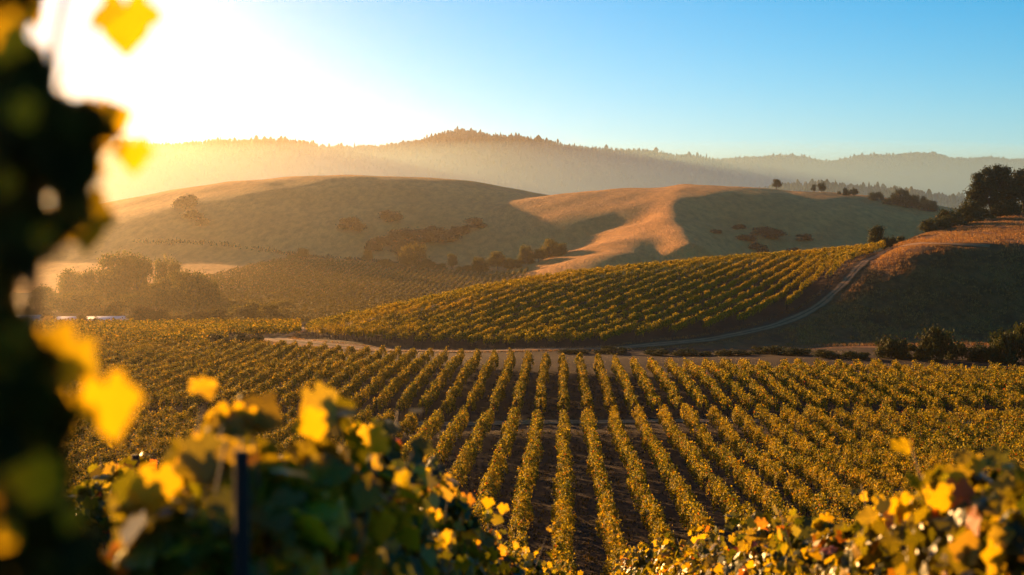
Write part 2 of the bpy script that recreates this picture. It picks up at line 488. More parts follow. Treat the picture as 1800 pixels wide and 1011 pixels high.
def ribbon(path, width, lift, n_across=17, wvar=.25, seed=0):
    p = np.asarray(path, float)
    wfn = width if callable(width) else (lambda x: np.full(len(x), width))
    s = np.concatenate([[0], np.cumsum(np.hypot(*np.diff(p, axis=0).T))])
    n = int(s[-1] / 1.2) + 2
    u = np.linspace(0, s[-1], n)
    x, y = np.interp(u, s, p[:, 0]), np.interp(u, s, p[:, 1])
    tx, ty = np.gradient(x), np.gradient(y)
    L = np.hypot(tx, ty); tx, ty = tx / L, ty / L
    r = np.random.RandomState(seed)
    k = np.convolve(r.normal(0, 1, n + 8), np.ones(5) / 5, 'same')[4:-4] * wvar
    k2 = np.convolve(r.normal(0, 1, n + 8), np.ones(5) / 5, 'same')[4:-4] * wvar
    o = np.linspace(-.5, .5, n_across)[None, :] * wfn(x)[:, None]
    width = 4.0
    o = o + np.where(o > 0, k[:, None], k2[:, None]) * (np.abs(o) / width * 2)
    X = x[:, None] - ty[:, None] * o; Y = y[:, None] + tx[:, None] * o
    Z = ground(X.ravel(), Y.ravel()).reshape(X.shape) + lift
    Vv = np.stack([X, Y, Z], -1).reshape(-1, 3)
    a, b = np.meshgrid(np.arange(n - 1), np.arange(n_across - 1), indexing='ij')
    q = np.stack([a * n_across + b, (a + 1) * n_across + b, (a + 1) * n_across + b + 1, a * n_across + b + 1], -1).reshape(-1, 4)
    me = mesh_np('track', Vv, q)
    at_ = me.attributes.new('across', 'FLOAT', 'POINT')
    at_.data.foreach_set('value', np.tile(np.linspace(-1, 1, n_across), n).astype(np.float32))
    return me
structure(link('dirt_track', ribbon(TRW, lambda x: np.interp(x, [-45, -20, 10, 30, 70, 90], [9.5, 7.5, 4.6, 3.0, 2.4, 2.8]), .10, 17, .7, 3), M_track, smooth=True), 'pale dirt track curving round the foot of the vineyard hill and up its flank', 'track')
ROWT = math.tan(math.atan(88 / F))
structure(link('cross_track', ribbon([(-75, 143.8), (80, 143.8)], 3.4, .06, 17, .5, 4), M_track, smooth=True), 'narrow bare dirt lane crossing between the two blocks of vine rows', 'track')
print('terrain', time.time() - T0)

# ------------------------------------------------------------------ leaves
def leaf_cards(c, nrm, size, rng):
    """irregular four-cornered leaf at each centre, facing nrm"""
    n = len(c)
    nrm = nrm / (np.linalg.norm(nrm, axis=1, keepdims=True) + 1e-9)
    up = rng.normal(size=(n, 3))
    t = np.cross(nrm, up); t /= np.linalg.norm(t, axis=1, keepdims=True) + 1e-9
    b = np.cross(nrm, t)
    s = (size * rng.uniform(.65, 1.25, n))[:, None]
    j = lambda: rng.uniform(.75, 1.1, (n, 1))
    fold = nrm * s * rng.uniform(-.22, .22, (n, 1))
    v = np.stack([c - t * s * .5 * j() - b * s * .12 + fold, c - b * s * .5 * j(), c + t * s * .5 * j() + b * s * .08 + fold, c + b * s * .55 * j()], 1)
    q = np.arange(n * 4).reshape(-1, 4)
    return v.reshape(-1, 3), q

# grape leaf: lobed outline, fan round the stalk point, slightly cupped
_ang = np.radians([-90, -72, -48, -30, -8, 12, 28, 46, 62, 76, 90, 104, 118, 134, 152, 168, 188, 210, 228, 252])
_rad = np.array([.18, .42, .50, .40, .52, .58, .44, .48, .50, .56, .68, .56, .50, .48, .44, .58, .52, .40, .50, .42])
GL = np.stack([np.cos(_ang) * _rad, np.sin(_ang) * _rad, np.zeros(20)], 1)
GL[:, 2] = -.22 * (_rad ** 2) + .05 * np.sin(_ang * 5)
GL = np.vstack([GL, [[0, 0, .04]]])
GF = np.array([[i, (i + 1) % 20, 20] for i in range(20)])
def grape_leaves(c, nrm, size, rng):
    n = len(c)
    nrm = nrm / (np.linalg.norm(nrm, axis=1, keepdims=True) + 1e-9)
    down = np.array([0, 0, -1.0]) + rng.normal(size=(n, 3)) * .55
    b = down - (down * nrm).sum(1, keepdims=True) * nrm
    b /= np.linalg.norm(b, axis=1, keepdims=True) + 1e-9
    t = np.cross(b, nrm)
    s = (size * rng.uniform(.7, 1.2, n))[:, None, None]
    cup = rng.uniform(-.6, 2.0, (n, 1, 1))
    L = GL[None]
    v = c[:, None] + s * (L[..., :1] * t[:, None] + L[..., 1:2] * b[:, None] + L[..., 2:] * cup * nrm[:, None])
    f = (np.arange(n)[:, None, None] * 21 + GF[None]).reshape(-1, 3)
    return v.reshape(-1, 3), f

def row_leaves(A, B, per_m, size, rng, height=1.82, width=.82, low=.26, bump=1.6, seed=0, tuft=.10):
    """canopy of one trellised row from A to B: leaves on a lumpy hedge shell standing on the ground"""
    A = np.array(A, float); B = np.array(B, float)
    L = np.hypot(*(B - A))
    n = int(L * per_m)
    s = rng.uniform(0, L, n)
    ns = int(L / 2) + 3
    us = np.linspace(0, L, ns)
    gs = ground(A[0] + (B[0] - A[0]) * us / L, A[1] + (B[1] - A[1]) * us / L)
    g = np.interp(s, us, gs)
    # per vine lumps
    nb = int(L / .45) + 4
    hb = np.convolve(rng.normal(0, 1, nb + 4), [.3, .5, .3], 'same')[2:-2]
    wb = np.convolve(rng.normal(0, 1, nb + 4), [.3, .5, .3], 'same')[2:-2]
    cb = np.convolve(rng.normal(0, 1, nb + 8), np.ones(6) / 6, 'same')[4:-4]
    ub = np.linspace(0, L, nb)
    hh = height * (1 + .085 * np.interp(s, ub, hb))
    ww = width * (1 + .22 * np.interp(s, ub, wb))
    cc = .30 * np.interp(s, ub, cb)
    ph = rng.uniform(-.35, math.pi + .35, n)
    rho = rng.uniform(.5, 1.05, n) ** .7
    nk = max(4, int(L * 7))
    ks, kp, kr = rng.uniform(0, L, nk), rng.uniform(-.3, math.pi + .3, nk), rng.uniform(.75, 1.18, nk)
    ki = rng.randint(0, nk, n); cl = rng.uniform(size=n) < .62
    s2 = np.clip(ks[ki] + rng.normal(0, .13, n), 0, L)
    ph = np.where(cl, kp[ki] + rng.normal(0, .28, n), ph)
    rho = np.where(cl, kr[ki] + rng.normal(0, .10, n), rho)
    s = np.where(cl, s2, s)
    g = np.interp(s, us, gs)
    hh = height * (1 + .11 * np.interp(s, ub, hb)); ww = width * (1 + .26 * np.interp(s, ub, wb)); cc = .34 * np.interp(s, ub, cb)
    mid = (hh + low) / 2; hr = (hh - low) / 2
    lat = cc + np.cos(ph) * rho * ww * .5
    zz = mid + np.sin(ph) * rho * hr
    up = rng.uniform(0, 1, n) < tuft
    zz = np.where(up, hh + rng.uniform(-.1, .32, n), zz)
    lat = np.where(up, cc + rng.normal(0, .16, n), lat)
    dx, dy = (B - A) / L
    X = A[0] + dx * s - dy * lat
    Y = A[1] + dy * s + dx * lat
    c = np.stack([X, Y, g + zz], 1)
    nv = int(L / 1.8) + 2
    vig = rng.uniform(size=nv)
    vv = vig[np.clip((s / 1.8).astype(int), 0, nv - 1)]
    keep = np.where(vv < .035, rng.uniform(size=n) < .12, np.where(vv < .12, (rng.uniform(size=n) < .6) & (zz < hh * .93), True))
    nrm = np.stack([-dy * np.cos(ph), dx * np.cos(ph), np.sin(ph) * .8], 1) + rng.normal(0, .55, (n, 3))
    return leaf_cards(c[keep], nrm[keep], size, rng)

def tube(pts, r0, r1, sides=6, bumpy=0, rng=None):
    pts = np.asarray(pts, float)
    n = len(pts)
    vs = []
    T = np.gradient(pts, axis=0); T /= np.linalg.norm(T, axis=1, keepdims=True)
    for i in range(n):
        r = r0 + (r1 - r0) * i / (n - 1)
        ref = np.array([1, 0, 0]) if abs(T[i][0]) < .9 else np.array([0, 1, 0])
        a = np.cross(T[i], ref); a /= np.linalg.norm(a); b = np.cross(T[i], a)
        for k in range(sides):
            q = r * (1 + (rng.uniform(-bumpy, bumpy) if bumpy else 0))
            an = 6.283 * k / sides
            vs.append(pts[i] + q * (a * math.cos(an) + b * math.sin(an)))
    q = [[i * sides + k, i * sides + (k + 1) % sides, (i + 1) * sides + (k + 1) % sides, (i + 1) * sides + k] for i in range(n - 1) for k in range(sides)]
    vs += [pts[0], pts[-1]]
    t = [[(k + 1) % sides, k, n * sides] for k in range(sides)] + [[(n-1)*sides + k, (n-1)*sides + (k + 1) % sides, n * sides + 1] for k in range(sides)]
    return np.array(vs), np.array(q), np.array(t)

def tubes_mesh(name, lst):
    V_, Q_, T_, o = [], [], [], 0
    for v, q, t in lst:
        V_.append(v); Q_.append(q + o); T_.append(t + o); o += len(v)
    return mesh_np(name, np.vstack(V_), np.vstack(Q_), np.vstack(T_))

def box_mesh(name, x0, x1, y0, y1, z0, z1):
    v = [(x, y, z) for z in (z0, z1) for y in (y0, y1) for x in (x0, x1)]
    q = [[0, 2, 3, 1], [4, 5, 7, 6], [0, 1, 5, 4], [2, 6, 7, 3], [0, 4, 6, 2], [1, 3, 7, 5]]
    return mesh_np(name, v, q)

rngp = np.random.RandomState(77)
POST_ME = tubes_mesh('post', [tube([(0, 0, -.2), (.01, 0, .9), (0, .01, 2.05)], .045, .04, 6)])
STAKE_ME = tubes_mesh('stake', [tube([(0, 0, -.2), (.01, 0, .9), (0, .01, 2.2)], .04, .035, 5)])
TRUNK_ME = tubes_mesh('trunk', [tube([(0, 0, -.1), (.03, .02, .3), (-.03, 0, .6), (.02, .02, 1.0)], .06, .04, 6, .15, rngp)])

def vine_row(A, B, label, group, mat, per_m, size, seed, posts=(), trunks=(), **kw):
    rng = np.random.RandomState(seed)
    v, q = row_leaves(A, B, per_m, size, rng, **kw)
    ox, oy = A
    oz = gz(ox, oy)
    t = thing('vine_row', label, 'vine row', (ox, oy, oz), group)
    link('foliage', mesh_np('row_foliage', v - np.array([ox, oy, oz]), q), mat, t)
    L = math.hypot(B[0] - A[0], B[1] - A[1])
    dx, dy = (B[0] - A[0]) / L, (B[1] - A[1]) / L
    for s, me, mm, nm in [(s, POST_ME, M_post, 'post') for s in posts] + [(s, TRUNK_ME, M_bark, 'trunk') for s in trunks]:
        if s < 0: s = L + s
        if s > L: continue
        x, y = A[0] + dx * s, A[1] + dy * s
        link(nm, me, mm, t, loc=(x - ox, y - oy, gz(x, y) - oz))
    return t

def clip_row(X0, slope, y0, y1, margin=5.0):
    """part of the line X = X0 + slope*Y between y0 and y1 that lies within (a bit more than) the view"""
    ys = np.arange(y0, y1 + .1, 1.0)
    xs = X0 + slope * ys
    ok = np.abs(xs) < .36 * ys + margin
    if ok.sum() < 6: return None
    ys = ys[ok]
    return (X0 + slope * ys[0], ys[0]), (X0 + slope * ys[-1], ys[-1])

# ------------------------------------------------------------------ main block: rows below and above the cross lane
SP = 2.42
def place_words(k):
    if k == 0: return None
    side = 'left' if k < 0 else 'right'
    return abs(k), side
jig = np.random.RandomState(5)
for k in range(-50, 60):
    X0 = .12 + SP * k
    sd = 1000 + k
    side = 'left' if k <= 0 else 'right'
    nn = (1 - k) if k <= 0 else k
    lo = clip_row(X0, ROWT, 50 + jig.uniform(-1, 2), 140.8 + jig.uniform(-.6, .6))
    if lo:
        lab = f'{ordinal(nn)} sharp vine row {side} of the widest dark aisle, nearer than the cross lane'
        nearf = lo[0][1]
        per = 340 if nearf < 75 else 240
        Ln = math.hypot(lo[1][0] - lo[0][0], lo[1][1] - lo[0][1])
        vine_row(lo[0], lo[1], lab, 'golden vine rows nearer than the cross lane', M_vine if k > -6 else M_vine_left, per, .145 if nearf < 75 else .17, sd,
                 posts=[-.1] + list(np.arange(6, Ln - 4, 14.0)), trunks=[-.8, -2.4])
    up = clip_row(X0, ROWT, 146.8 + jig.uniform(-.5, .5), float(yend(X0 + ROWT * 200)) + jig.uniform(-1, 1))
    if up:
        lab = f'{ordinal(nn)} vine row {side} of the widest dark aisle, beyond the cross lane'
        vine_row(up[0], up[1], lab, 'vine rows beyond the cross lane', M_vine if k > 2 else M_vine_left, 220, .19, sd + 500, posts=[.2, -.1], trunks=[], tuft=.12)
print('main rows', time.time() - T0)

# flat block farther left, its rows seen nearly side on
n = 0
for y0 in np.arange(234, 293, 2.8):
    xl = -.37 * y0 - 6
    xr = min((525 - 900) / F * y0, (470 - 900) / F * y0 + (y0 - 234) * .25)
    if y0 < 262: xr = min(xr, (395 - 900) / F * y0)
    n += 1
    vine_row((xl, y0 - 3), (xr, y0 + 3), f'{ordinal(n)} hazy golden vine row beyond the two dark round bushes by the track bend', 'vine rows of the flat block beyond the round bushes', M_vine_left, 42, .36, 3000 + n, tuft=.14)

# ------------------------------------------------------------------ hill block
az = rad(27.5); hx, hy = math.sin(az), math.cos(az)
pxn, pyn = hy, -hx   # across the rows
n = 0
hill_rows = []
for k in range(-70, 75):
    off = k * 3.2
    s = np.arange(-140, 200, 1.0)
    bx, by = 10 + pxn * off, 262 + pyn * off
    xs, ys = bx + hx * s, by + hy * s
    px = 900 + xs / ys * F
    dbv, dcv = np.interp(px, VPX, VDB), np.interp(px, VPX, VDC)
    td = track_dist(xs, ys)
    tr = np.interp(xs, TRW[40:, 0], TRW[40:, 1])
    ok = (px > 535) & (ys > dbv - 1.5) & (ys < dcv + 14) & (td > 4.6) & (ys > tr) & (px < 1556)
    if ok.sum() < 5: continue
    i0 = np.where(ok)[0]
    hill_rows.append(((xs[i0[0]], ys[i0[0]]), (xs[i0[-1]], ys[i0[-1]])))
hill_rows.sort(key=lambda r: -r[0][0])
for n, (A, B) in enumerate(hill_rows, 1):
    L = math.hypot(B[0] - A[0], B[1] - A[1])
    vine_row(A, B, f'{ordinal(n)} vine row down the planted hill counting from where the track crests', 'vine rows climbing the low hill', M_vine_hill, 190, .20, 5000 + n,
             posts=[.1, -.1], trunks=[.9, 2.6], tuft=.10, height=2.0, low=.4, width=.75)
print('hill rows', n, time.time() - T0)

# hazy vineyard on the valley slope below the golden hills
n = 0
for px in np.arange(300, 915, 11.6):
    d1 = np.interp(px, [300, 370, 480, 600, 760, 900], [700, 790, 785, 765, 735, 715])
    d0 = 545 if px < 480 else 450
    x1 = (px - 900) / F * 660
    A = (x1 - 8 * (660 - d0) / 115, d0); B = (x1 + 8 * (d1 - 660) / 115, d1)
    n += 1
    vine_row(A, B, f'{ordinal(n)} faint row counting rightward in the hazy vineyard under the golden hills', 'faint rows of the hazy far vineyard', M_vine_far, 9, .75, 7000 + n, tuft=.03, height=2.0, width=.9)
print('far rows', time.time() - T0)

# ------------------------------------------------------------------ trees and bushes
def crown_cards(rng, w, h, n, size, lobes=9, gap=.0, base=.25, flat=1.0):
    """foliage as clumps of small faces round many lobes; uneven outline with gaps"""
    c = []
    for i in range(lobes):
        u = rng.normal(size=3); u /= np.linalg.norm(u)
        rr = rng.uniform(.35, .95) ** .6
        if base < .16:
            zc_ = rng.uniform(.08, .72) ** .9
            spread = .40 * math.sqrt(max(.05, 1 - zc_ ** 2))
            c.append([u[0] * w * spread, u[1] * w * spread, h * zc_])
        else:
            c.append([u[0] * rr * w * .34, u[1] * rr * w * .34, h * (base + (1 - base) * (.46 + .42 * u[2] * rr))])
    c = np.array(c)
    lr = rng.uniform(.17, .30, lobes) * (w + h * .6) * .66
    li = rng.randint(0, lobes, n)
    u = rng.normal(size=(n, 3)); u /= np.linalg.norm(u, axis=1, keepdims=True)
    # sub-clumps: pull points towards a set of twig directions
    tw = rng.normal(size=(lobes, 14, 3)); tw /= np.linalg.norm(tw, axis=2, keepdims=True)
    ti = rng.randint(0, 14, n)
    u = u * .45 + tw[li, ti] * rng.uniform(.3, .9, (n, 1)); 
    p = c[li] + u * lr[li][:, None] * rng.uniform(.55, 1.1, (n, 1)) * np.array([1, 1, .8 * flat])
    p[:, 2] = np.clip(p[:, 2], h * .06 if base < .15 else h * base * .55, h * 1.05)
    nrm = u + rng.normal(0, .5, (n, 3))
    v, q = leaf_cards(p, nrm, size, rng)
    return v, q, c

def tree_meshes(seed, w, h, n, size, lobes, base, trunk_r=.3):
    rng = np.random.RandomState(seed)
    v, q, c = crown_cards(rng, w, h, n, size, lobes, base=base)
    crown = mesh_np('crown', v, q)
    lst = [tube([(0, 0, -.6), (.05 * w * rng.uniform(-1, 1), 0, h * base * .6), (0, .03 * w, h * max(base, .3))], trunk_r * 1.2, trunk_r * .7, 8, .1, rng)]
    st = np.array([0, .03 * w, h * max(base, .3) * .9])
    for cc in c[:min(8, len(c))]:
        m_ = (st + cc) / 2 + rng.normal(0, .04 * w, 3)
        lst.append(tube([st * [1, 1, rng.uniform(.7, 1)], m_, cc], trunk_r * .5, trunk_r * .12, 5))
    return crown, tubes_mesh('trunk', lst)

PROTO = {
    'oak': [tree_meshes(11 + i, 10, 9, 4800, .5, 14, .18, .3) for i in range(3)],
    'wide': [tree_meshes(31 + i, 12, 9.5, 6500, .55, 18, .12, .3) for i in range(3)],
    'tall': [tree_meshes(51 + i, 12, 18, 8000, .65, 22, .10, .4) for i in range(3)],
    'bush': [tree_meshes(71 + i, 5, 3, 2600, .32, 14, .05, .08) for i in range(4)],
}
PROTO_H = {'oak': 9, 'wide': 9.5, 'tall': 18, 'bush': 3}
PROTO_W = {'oak': 10, 'wide': 12, 'tall': 12, 'bush': 5}
def plant(kind, px, d, w, h, label, name, cat, group, mat, i=0, sink=0.0, z=None):
    x, y, zz = at(px, d)
    if z is not None: zz = z
    rz = (i * 2.399 + px * .37) % 6.283
    t = thing(name, label, cat, (x, y, zz - sink), group, rz)
    cr, tr = PROTO[kind][i % len(PROTO[kind])]
    key = mat.name
    c2 = cr
    if len(cr.materials) and cr.materials[0].name != key:
        c2 = cr.copy(); c2.materials.clear()
    a = link('crown', c2, mat, t)
    b = link('trunk', tr, M_bark, t)
    s = (w / PROTO_W[kind], w / PROTO_W[kind], h / PROTO_H[kind])
    a.scale = s; b.scale = s
    return t

# skyline trees on the golden hill crest (photo px, distance, width m, height m)
G = 'oaks on the crest of the golden hill'
for i, (k, px, d, w, h, lab) in enumerate([
    ('oak', 1365, 976, 8.5, 7.2, 'lone round oak standing on the hill skyline'),
    ('oak', 1431, 962, 4.5, 6.0, 'slim small oak, the thinner of the close pair on the hill skyline'),
    ('oak', 1444, 960, 7.0, 7.2, 'broader oak of the close pair on the hill skyline'),
    ('bush', 1475, 952, 3.0, 2.4, 'tiny shrub on the skyline between the oak pair and the next clump'),
    ('wide', 1490, 944, 6.5, 6.5, 'low dark oak, first of two touching crowns down the skyline'),
    ('oak', 1503, 942, 6.0, 5.6, 'smaller crown touching the low dark oak on the skyline'),
    ('wide', 1540, 920, 10.0, 7.0, 'squat spreading oak alone between the touching crowns and the dark grove'),
]):
    plant(k, px, d, w, h, lab, 'oak_tree' if k != 'bush' else 'shrub', 'tree' if k != 'bush' else 'shrub', G if k != 'bush' else None, M_oak, i, .3)
for i, (px, d, w, h, lab) in enumerate([
    (1572, 905, 10, 9, 'first low tree of the dark grove at the foot of the skyline'),
    (1586, 900, 10, 12, 'tallest rounded tree of the dark grove on the hill end'),
    (1603, 895, 11, 11, 'middle broad tree of the dark grove on the hill end'),
    (1618, 890, 9, 10.5, 'narrow upright tree in the dark grove on the hill end'),
    (1634, 880, 11, 8, 'low trailing tree at the tail of the dark grove'),
    (1560, 900, 6, 5, 'small bushy tree leading into the dark grove')]):
    plant('wide', px, d, w, h, lab, 'oak_tree', 'tree', 'dark grove at the end of the golden hill', M_oak, i + 1, .3)

# dark oaks behind the grass hill crest
def big_oak():
    rng = np.random.RandomState(404)
    h, w = 14.2, 13.0
    parts = []
    lob = [(-4.6, 1, 7.0, 2.3), (-4.0, -1, 9.3, 2.1), (-3.0, .5, 11.0, 1.9), (-.8, 0, 12.3, 2.0), (1.6, .5, 12.9, 1.8), (3.6, 0, 12.4, 1.9), (4.4, .3, 10.2, 2.0), (5.3, -.5, 7.9, 2.2), (2.4, 1, 9.6, 1.9),
           (-1.2, -1, 9.2, 1.9), (.9, .5, 7.0, 1.7), (-3.2, 0, 5.0, 2.2), (3.9, 1, 5.2, 2.3), (-1.4, 1, 5.4, 1.8), (1.8, -1, 3.6, 2.0), (-4.8, -1, 3.0, 2.2), (5.6, 1, 3.4, 2.2), (-2.2, .2, 2.4, 2.0), (0, 1, 10.6, 2.2), (-2.2, .5, 8.6, 2.1), (1.8, .5, 11.2, 2.1), (3.4, .6, 8.2, 2.1), (0.2, .6, 8.6, 1.9), (.6, -.5, 5.0, 1.9), (2.4, .5, 6.6, 1.8), (-1.0, .5, 7.2, 1.8), (2.2, 0, 2.2, 2.0), (-3.6, -.5, 7.0, 2.0)]
    P_, U_ = [], []
    for (a, b, c, r) in lob:
        n = int(1250 * r * r / 4)
        u = rng.normal(size=(n, 3)); u /= np.linalg.norm(u, axis=1, keepdims=True)
        tw = rng.normal(size=(12, 3)); tw /= np.linalg.norm(tw, axis=1, keepdims=True)
        u = u * .5 + tw[rng.randint(0, 12, n)] * rng.uniform(.2, .9, (n, 1))
        P_.append(np.array([a, b, c]) + u * r * rng.uniform(.4, 1.05, (n, 1)) * [1, 1, .75]); U_.append(u + rng.normal(0, .5, (n, 3)))
    v, q = leaf_cards(np.vstack(P_), np.vstack(U_), .42, rng)
    t = thing('oak_tree', 'tallest oak, big irregular dark crown with sky gaps above the sunlit grass crest', 'tree', (0, 0, 0), 'dark oaks behind the grass hill crest')
    link('crown', mesh_np('crown', v, q), M_oak, t)
    ls = [tube([(0, 0, -1), (.3, 0, 2), (.1, 0, 4.2)], .55, .4, 9, .1, rng)]
    for (a, b, c, r) in lob[:11]:
        ls.append(tube([(.1, 0, rng.uniform(2.5, 4.2)), (a * .35, b * .4, 3.5 + c * .3), (a * .8, b * .8, c * .85)], .24, .05, 6))
    link('trunk', tubes_mesh('trunk', ls), M_bark, t)
    return t
bo = big_oak()
x, y, z = at(1743, 392); bo.location = (x, y, z - .6)
for ch in bo.children: ch.scale = (1.1, 1.1, 1.16)
G = 'dark oaks behind the grass hill crest'
for i, (k, px, d, w, h, lab) in enumerate([
    ('oak', 1800, 345, 9.5, 11.5, 'dark tree at the frame edge just right of the tallest oak'),
    ('tall', 1832, 360, 12, 13, 'dark tall tree cut by the frame edge beyond the tallest oak'),
    ('oak', 1704, 347, 7.0, 6.6, 'rounded dark oak touching the near side of the tallest oak'),
    ('wide', 1672, 342, 8.0, 5.6, 'wide low oak third along from the tallest oak'),
    ('wide', 1650, 338, 6.5, 4.8, 'low brown green oak near the end of the crest thicket'),
    ('oak', 1630, 335, 5.0, 3.8, 'smallest rounded oak where the crest thicket tapers off'),
    ('wide', 1722, 343, 7.5, 5.0, 'low bushy oak under the near side of the tallest oak'),
    ('wide', 1768, 343, 7.5, 5.0, 'low bushy oak under the far side of the tallest oak')]):
    plant(k, px, d + 22 + max(0, px - 1640) * .16, w * 1.10, h * 1.12, lab, 'oak_tree', 'tree', G, M_oak, i, .4)
for i, (k, px, d, w, h, lab) in enumerate([
    ('oak', 1541, 325, 5.8, 6.6, 'dark bushy tree standing at the top end of the hill vine rows'),
    ('bush', 1522, 324, 4.2, 3.4, 'low shrub on the vine side of the bushy tree at the row tops'),
    ('bush', 1562, 326, 4.0, 3.9, 'low dark shrub on the track side of the bushy tree at the row tops'),
    ('bush', 1583, 330, 2.4, 2.4, 'small round shrub by the pale grass where the track crests')]):
    plant(k, px, d + 30, w * 1.08, h * 1.1, lab, 'small_tree' if k == 'oak' else 'shrub', 'tree' if k == 'oak' else 'shrub', None, M_oak, i, .3)

# black shrubs at the foot of the shaded grass hill
G = 'black shrubs at the foot of the grass hill'
for i, (px, d, w, h, lab) in enumerate([
    (1452, 212, 4.0, 1.4, 'lowest dark scrub patch first along the foot of the shaded hill'),
    (1500, 211, 5.0, 1.6, 'flat dark scrub patch second along the foot of the shaded hill'),
    (1568, 212, 5.0, 4.2, 'rounded black shrub before the tall golden-topped one'),
    (1612, 212, 4.5, 2.6, 'low black shrub touching the tall golden-topped one'),
    (1652, 208, 5.6, 5.4, 'tall black shrub with a golden sunlit top at the hill foot'),
    (1690, 211, 5.0, 3.6, 'black shrub just past the tall golden-topped one'),
    (1728, 209, 5.0, 3.4, 'low black shrub in the middle of the dark thicket near the frame edge'),
    (1762, 208, 5.5, 5.0, 'large black shrub, last but one before the frame edge'),
    (1800, 208, 7.0, 6.8, 'largest black shrub cut by the frame edge under the dark slope')]):
    plant('bush', px, d, w, h, lab, 'shrub', 'shrub', G, M_oak, i, .2)

for i, (px, d, w, h, lab) in enumerate([
    (1010, 221, 5, .9, 'first low dark brush patch on the bare strip past the dark aisle'),
    (1075, 222, 6, 1.1, 'second low dark brush patch along the bare strip'),
    (1150, 221, 5, 1.0, 'third low dark brush patch along the bare strip'),
    (1215, 223, 7, 1.3, 'widest low brush patch below the start of the climbing track'),
    (1290, 221, 6, 1.2, 'low brush patch just past the widest one under the track'),
    (1350, 224, 6, 1.4, 'brush patch beneath the middle of the climbing track'),
    (1405, 220, 6, 1.3, 'brush patch nearest to the black hill foot shrubs')]):
    plant('bush', px, d, w, h, lab, 'brush', 'bush', 'low brush along the bare strip', M_oak, i + 2, .1)

# round bushes by the track bend
for i, (px, d, w, h, lab, mat) in enumerate([
    (384, 232, 4.0, 2.8, 'darker left bush of the two round bushes in front of the flat block', M_scrub),
    (428, 231, 4.4, 3.6, 'largest dark round bush beside the bend of the dirt track', M_scrub),
    (404, 233, 3.0, 2.4, 'small dark bush squeezed between the two round bushes', M_scrub),
    (455, 237, 3.0, 2.2, 'low dark bush just behind the pale tufted one at the bend', M_scrub),
    (463, 228, 2.6, 1.9, 'pale brownish tufted bush at the very bend of the track', M_gold_tree)]):
    plant('bush', px, d, w, h, lab, 'bush', 'bush', 'bushes by the track bend', mat, i, .15)

# valley trees at the left
G = 'trees on the valley floor in the haze'
vt = [('tall', 206, 520, 19, 27, 'tallest hazy tree with a split crown rising over the valley grove'),
      ('tall', 240, 515, 15, 25, 'lighter airy crown joined to the tallest hazy tree'),
      ('wide', 170, 525, 18, 17, 'broad hazy tree on the outer side of the tallest one'),
      ('wide', 130, 540, 18, 17, 'hazy round tree seen beside the dark foreground leaves'),
      ('wide', 275, 530, 19, 14, 'hazy mounded tree right behind the tallest valley tree'),
      ('wide', 295, 560, 15, 19, 'far rounded tree fading behind the valley grove'),
      ('tall', 320, 505, 11, 19, 'pointed hazy tree midway between the tallest tree and the faint vineyard'),
      ('wide', 345, 500, 17, 18, 'wide hazy dome tree next to the faint vineyard'),
      ('wide', 372, 500, 12, 13, 'hazy tree overlapping the corner of the faint vineyard'),
      ('wide', 300, 490, 15, 11, 'low hazy tree below the pointed one'),
      ('wide', 186, 452, 14, 10.2, 'dark dome shaped tree above the long white roof'),
      ('tall', 246, 430, 9.5, 9.6, 'dark backlit bushy tree just right of the long white roof'),
      ('wide', 272, 432, 10, 8.4, 'second dark backlit tree with lit edges beside the white roof'),
      ('wide', 258, 428, 9, 6.5, 'low dark tree filling between the two backlit trees'),
      ('oak', 60, 455, 9, 7.0, 'low hazy tree seen between the foreground leaves and the white roofs'),
      ('oak', 80, 452, 8, 6.0, 'small hazy tree just before the shorter white roof'),
      ('oak', 144, 425, 6.0, 6.0, 'small dark conical tree between the two white roofs'),
      ('oak', 171, 422, 5.0, 4.6, 'smaller pointed tree in front of the long white roof'),
      ('wide', 300, 440, 9, 5.0, 'low dark bush-like tree following the backlit pair'),
      ('wide', 330, 445, 9, 6.2, 'low rounded tree midway along the edge of the flat vine block'),
      ('wide', 352, 447, 8, 5.8, 'low hazy tree before the darker rounded one at the block edge'),
      ('wide', 388, 440, 10, 7.5, 'darker rounded tree at the edge of the flat vine block'),
      ('wide', 430, 470, 12, 8.5, 'hazy tree low under the near corner of the faint vineyard'),
      ('wide', 470, 475, 11, 7.0, 'hazy tree next along under the faint vineyard'),
      ('wide', 505, 500, 9, 5.0, 'last low hazy tree under the faint vineyard'),
      ('wide', 108, 485, 15, 9.5, 'hazy low tree above the pale ground by the foreground leaves'),
      ('wide', 150, 482, 16, 9, 'hazy wide tree low between the tallest tree and the dome tree'),
      ('wide', 222, 484, 15, 9, 'hazy low tree straight below the tallest split crown'),
      ('oak', 75, 490, 14, 11, 'hazy round tree farthest out beside the foreground leaves'),
      ('oak', 315, 560, 13, 9, 'faint hazy tree top between the valley grove and the pale field')]
for i, (k, px, d, w, h, lab) in enumerate(vt):
    f = 1.1 if d > 480 else 1.0
    plant(k, px, d * f, w * (.8 * f if d > 480 else .9), h * (1.0 if d > 480 else 1.05), lab, 'valley_tree', 'tree', G, M_tree if d > 460 else M_neartree, i, .5)
for i, (px, d, w, h, lab) in enumerate([(84, 428, 5, 4.8, 'gold leaved small tree left of the white roofs'), (101, 426, 4, 3.2, 'low golden shrubby tree by the shorter white roof')]):
    plant('oak', px, d, w, h, lab, 'autumn_tree', 'tree', 'golden small trees by the white roofs', M_gold_tree, i, .3)

